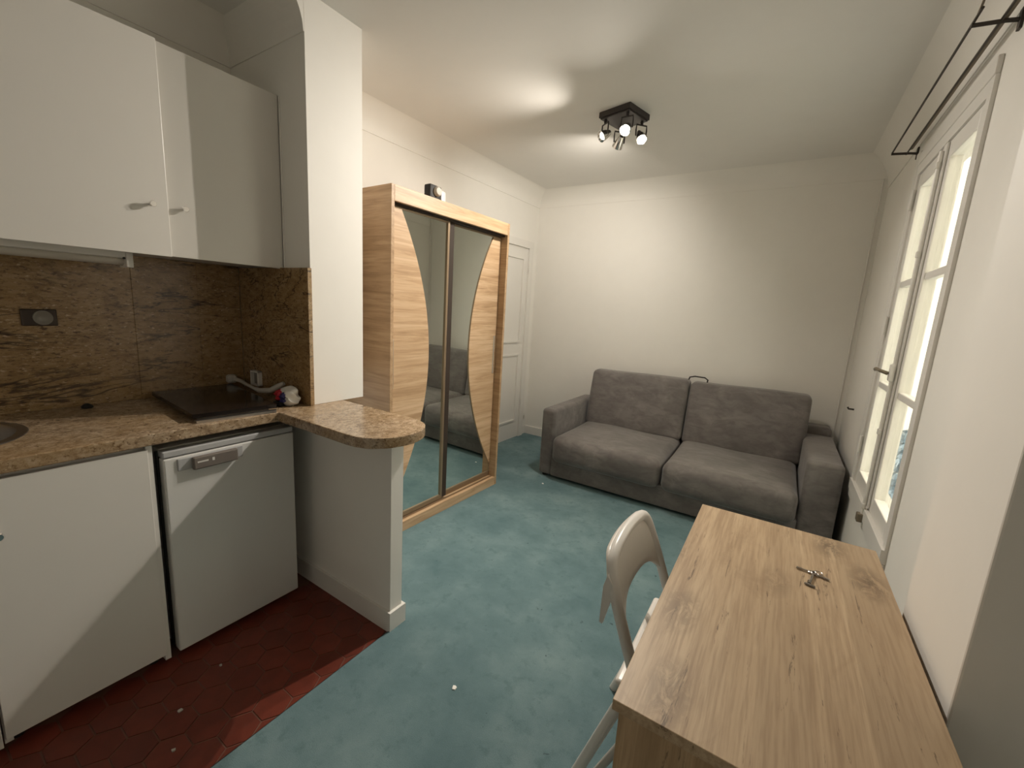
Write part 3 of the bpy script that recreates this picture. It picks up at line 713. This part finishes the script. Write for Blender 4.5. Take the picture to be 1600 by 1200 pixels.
for sg in (-1, 1):
    y = YC + sg * .203
    MB().tube([(-.213, y, .432), (-.354, y, .007)], .0150, 12, flat=(1.05, .85)).obj('rear_leg', 'plastic_tube', ch, True)
    MB().tube([(-.175, y - sg * .012, .34), (-.300, y - sg * .012, .045)], .0115, 12).obj('leg_brace', 'grey_tube', ch, True)
MB().tube([(-.06, YC - .2, .09), (-.06, YC + .2, .09)], .008, 10).obj('stretcher', 'plastic_tube', ch, True)

# ================================================================== CEILING LAMP
lp = thing('ceiling_spotlight', 'dark square ceiling lamp with four lit spots', 'lamp', (-1.005, 2.706, CEIL - .004))
LC = Vector((-1.005, 2.706, 0)); A = math.radians(-15)
def L(u, v, z): return Vector((LC.x + u * math.cos(A) - v * math.sin(A), LC.y + u * math.sin(A) + v * math.cos(A), z))
mb = MB(); c4 = [(-.108, -.108), (.108, -.108), (.108, .108), (-.108, .108)]
mb.prism([L(u, v, 0).xy[:] for u, v in c4], 2, CEIL - .032, CEIL - .0005); mb.obj('base_plate', 'lamp_black', lp)
mb = MB(); mb.prism([L(u * .93, v * .93, 0).xy[:] for u, v in c4], 2, CEIL - .040, CEIL - .031); mb.obj('base_cover', 'lamp_black', lp)
spots = [((-.078, -.078), (-.62, -.80, -.62), 50, 126), ((.078, -.078), (.0, -1.0, -.92), 84, 126), ((.078, .078), (.45, -.40, -.85), 36, 150), ((-.078, .078), (-.66, .64, -.74), 39, 150)]
for (u, v), d, pw, cone in spots:
    d = Vector(d).normalized(); p = L(u, v, CEIL - .125)
    hd = thing_head = MB().tube([L(u, v, CEIL - .04), L(u, v, CEIL - .062)], .009, 10).obj('spot_head', 'lamp_black', lp, True)
    side = d.cross(Vector((0, 0, 1))).normalized()
    q = p.copy(); zt = CEIL - .062
    MB().tube([q - side * .034, q - side * .036 + Vector((0, 0, .035)), Vector((q.x, q.y, zt)) - side * .034, Vector((q.x, q.y, zt)) + side * .034, q + side * .036 + Vector((0, 0, .035)), q + side * .034], .0045, 8).obj('yoke', 'lamp_black', hd, True)
    mt = aim(p, d)
    MB().lathe([(0, -.042), (.014, -.042), (.018, -.034), (.028, -.004), (.034, .028), (.032, .028), (.025, -.006), (.012, -.030), (0, -.030)], 20, mt).obj('shade', 'chrome', hd, True)
    MB().lathe([(0, .012), (.012, .009), (.019, .001), (.020, -.006), (.012, -.024), (0, -.024)], 16, mt).obj('bulb', 'bulb', hd, True)
    ld = bpy.data.lights.new('spot_light', 'SPOT'); ld.energy = LAMP_W * pw; ld.spot_size = math.radians(cone); ld.spot_blend = 1.0; ld.color = LAMP_COL; ld.shadow_soft_size = .010
    lo_ = bpy.data.objects.new('spot_light', ld); COL.objects.link(lo_); lo_.parent = hd; lo_.matrix_local = aim((p + d * .023) - lp.location, -d)

# ================================================================== SMALL THINGS ON THE FLOOR
def scrap(name, p, r, z, label, cat, mat='paper', seed=0):
    rnd = random.Random(seed); mb = MB(); N = 7
    out = [(p[0] + r * rnd.uniform(.6, 1.2) * math.cos(2 * PI * k / N), p[1] + r * rnd.uniform(.6, 1.2) * math.sin(2 * PI * k / N)) for k in range(N)]
    mb.prism(out, 2, z, z + .004); tag(mb.obj(name, mat), label, cat)
scrap('paper_scrap', (-.847, 1.071), .011, .0072, 'torn white paper scrap on the open teal carpet', 'paper', seed=1)
scrap('paper_scrap', (-1.501, 2.965), .008, .0072, 'tiny white paper scrap on the carpet by the left sofa arm', 'paper', seed=2)
scrap('plaster_crumb', (-1.550, .462), .009, .0005, 'white plaster crumb on the red tiles by the base cabinet', 'crumb', 'offwhite', 3)
scrap('plaster_crumb', (-1.640, .625), .006, .0005, 'white plaster crumb on the red tiles below the refrigerator door', 'crumb', 'offwhite', 4)
scrap('plaster_crumb', (-1.415, .395), .006, .0005, 'white plaster crumb on the red tiles nearest the carpet edge', 'crumb', 'offwhite', 5)
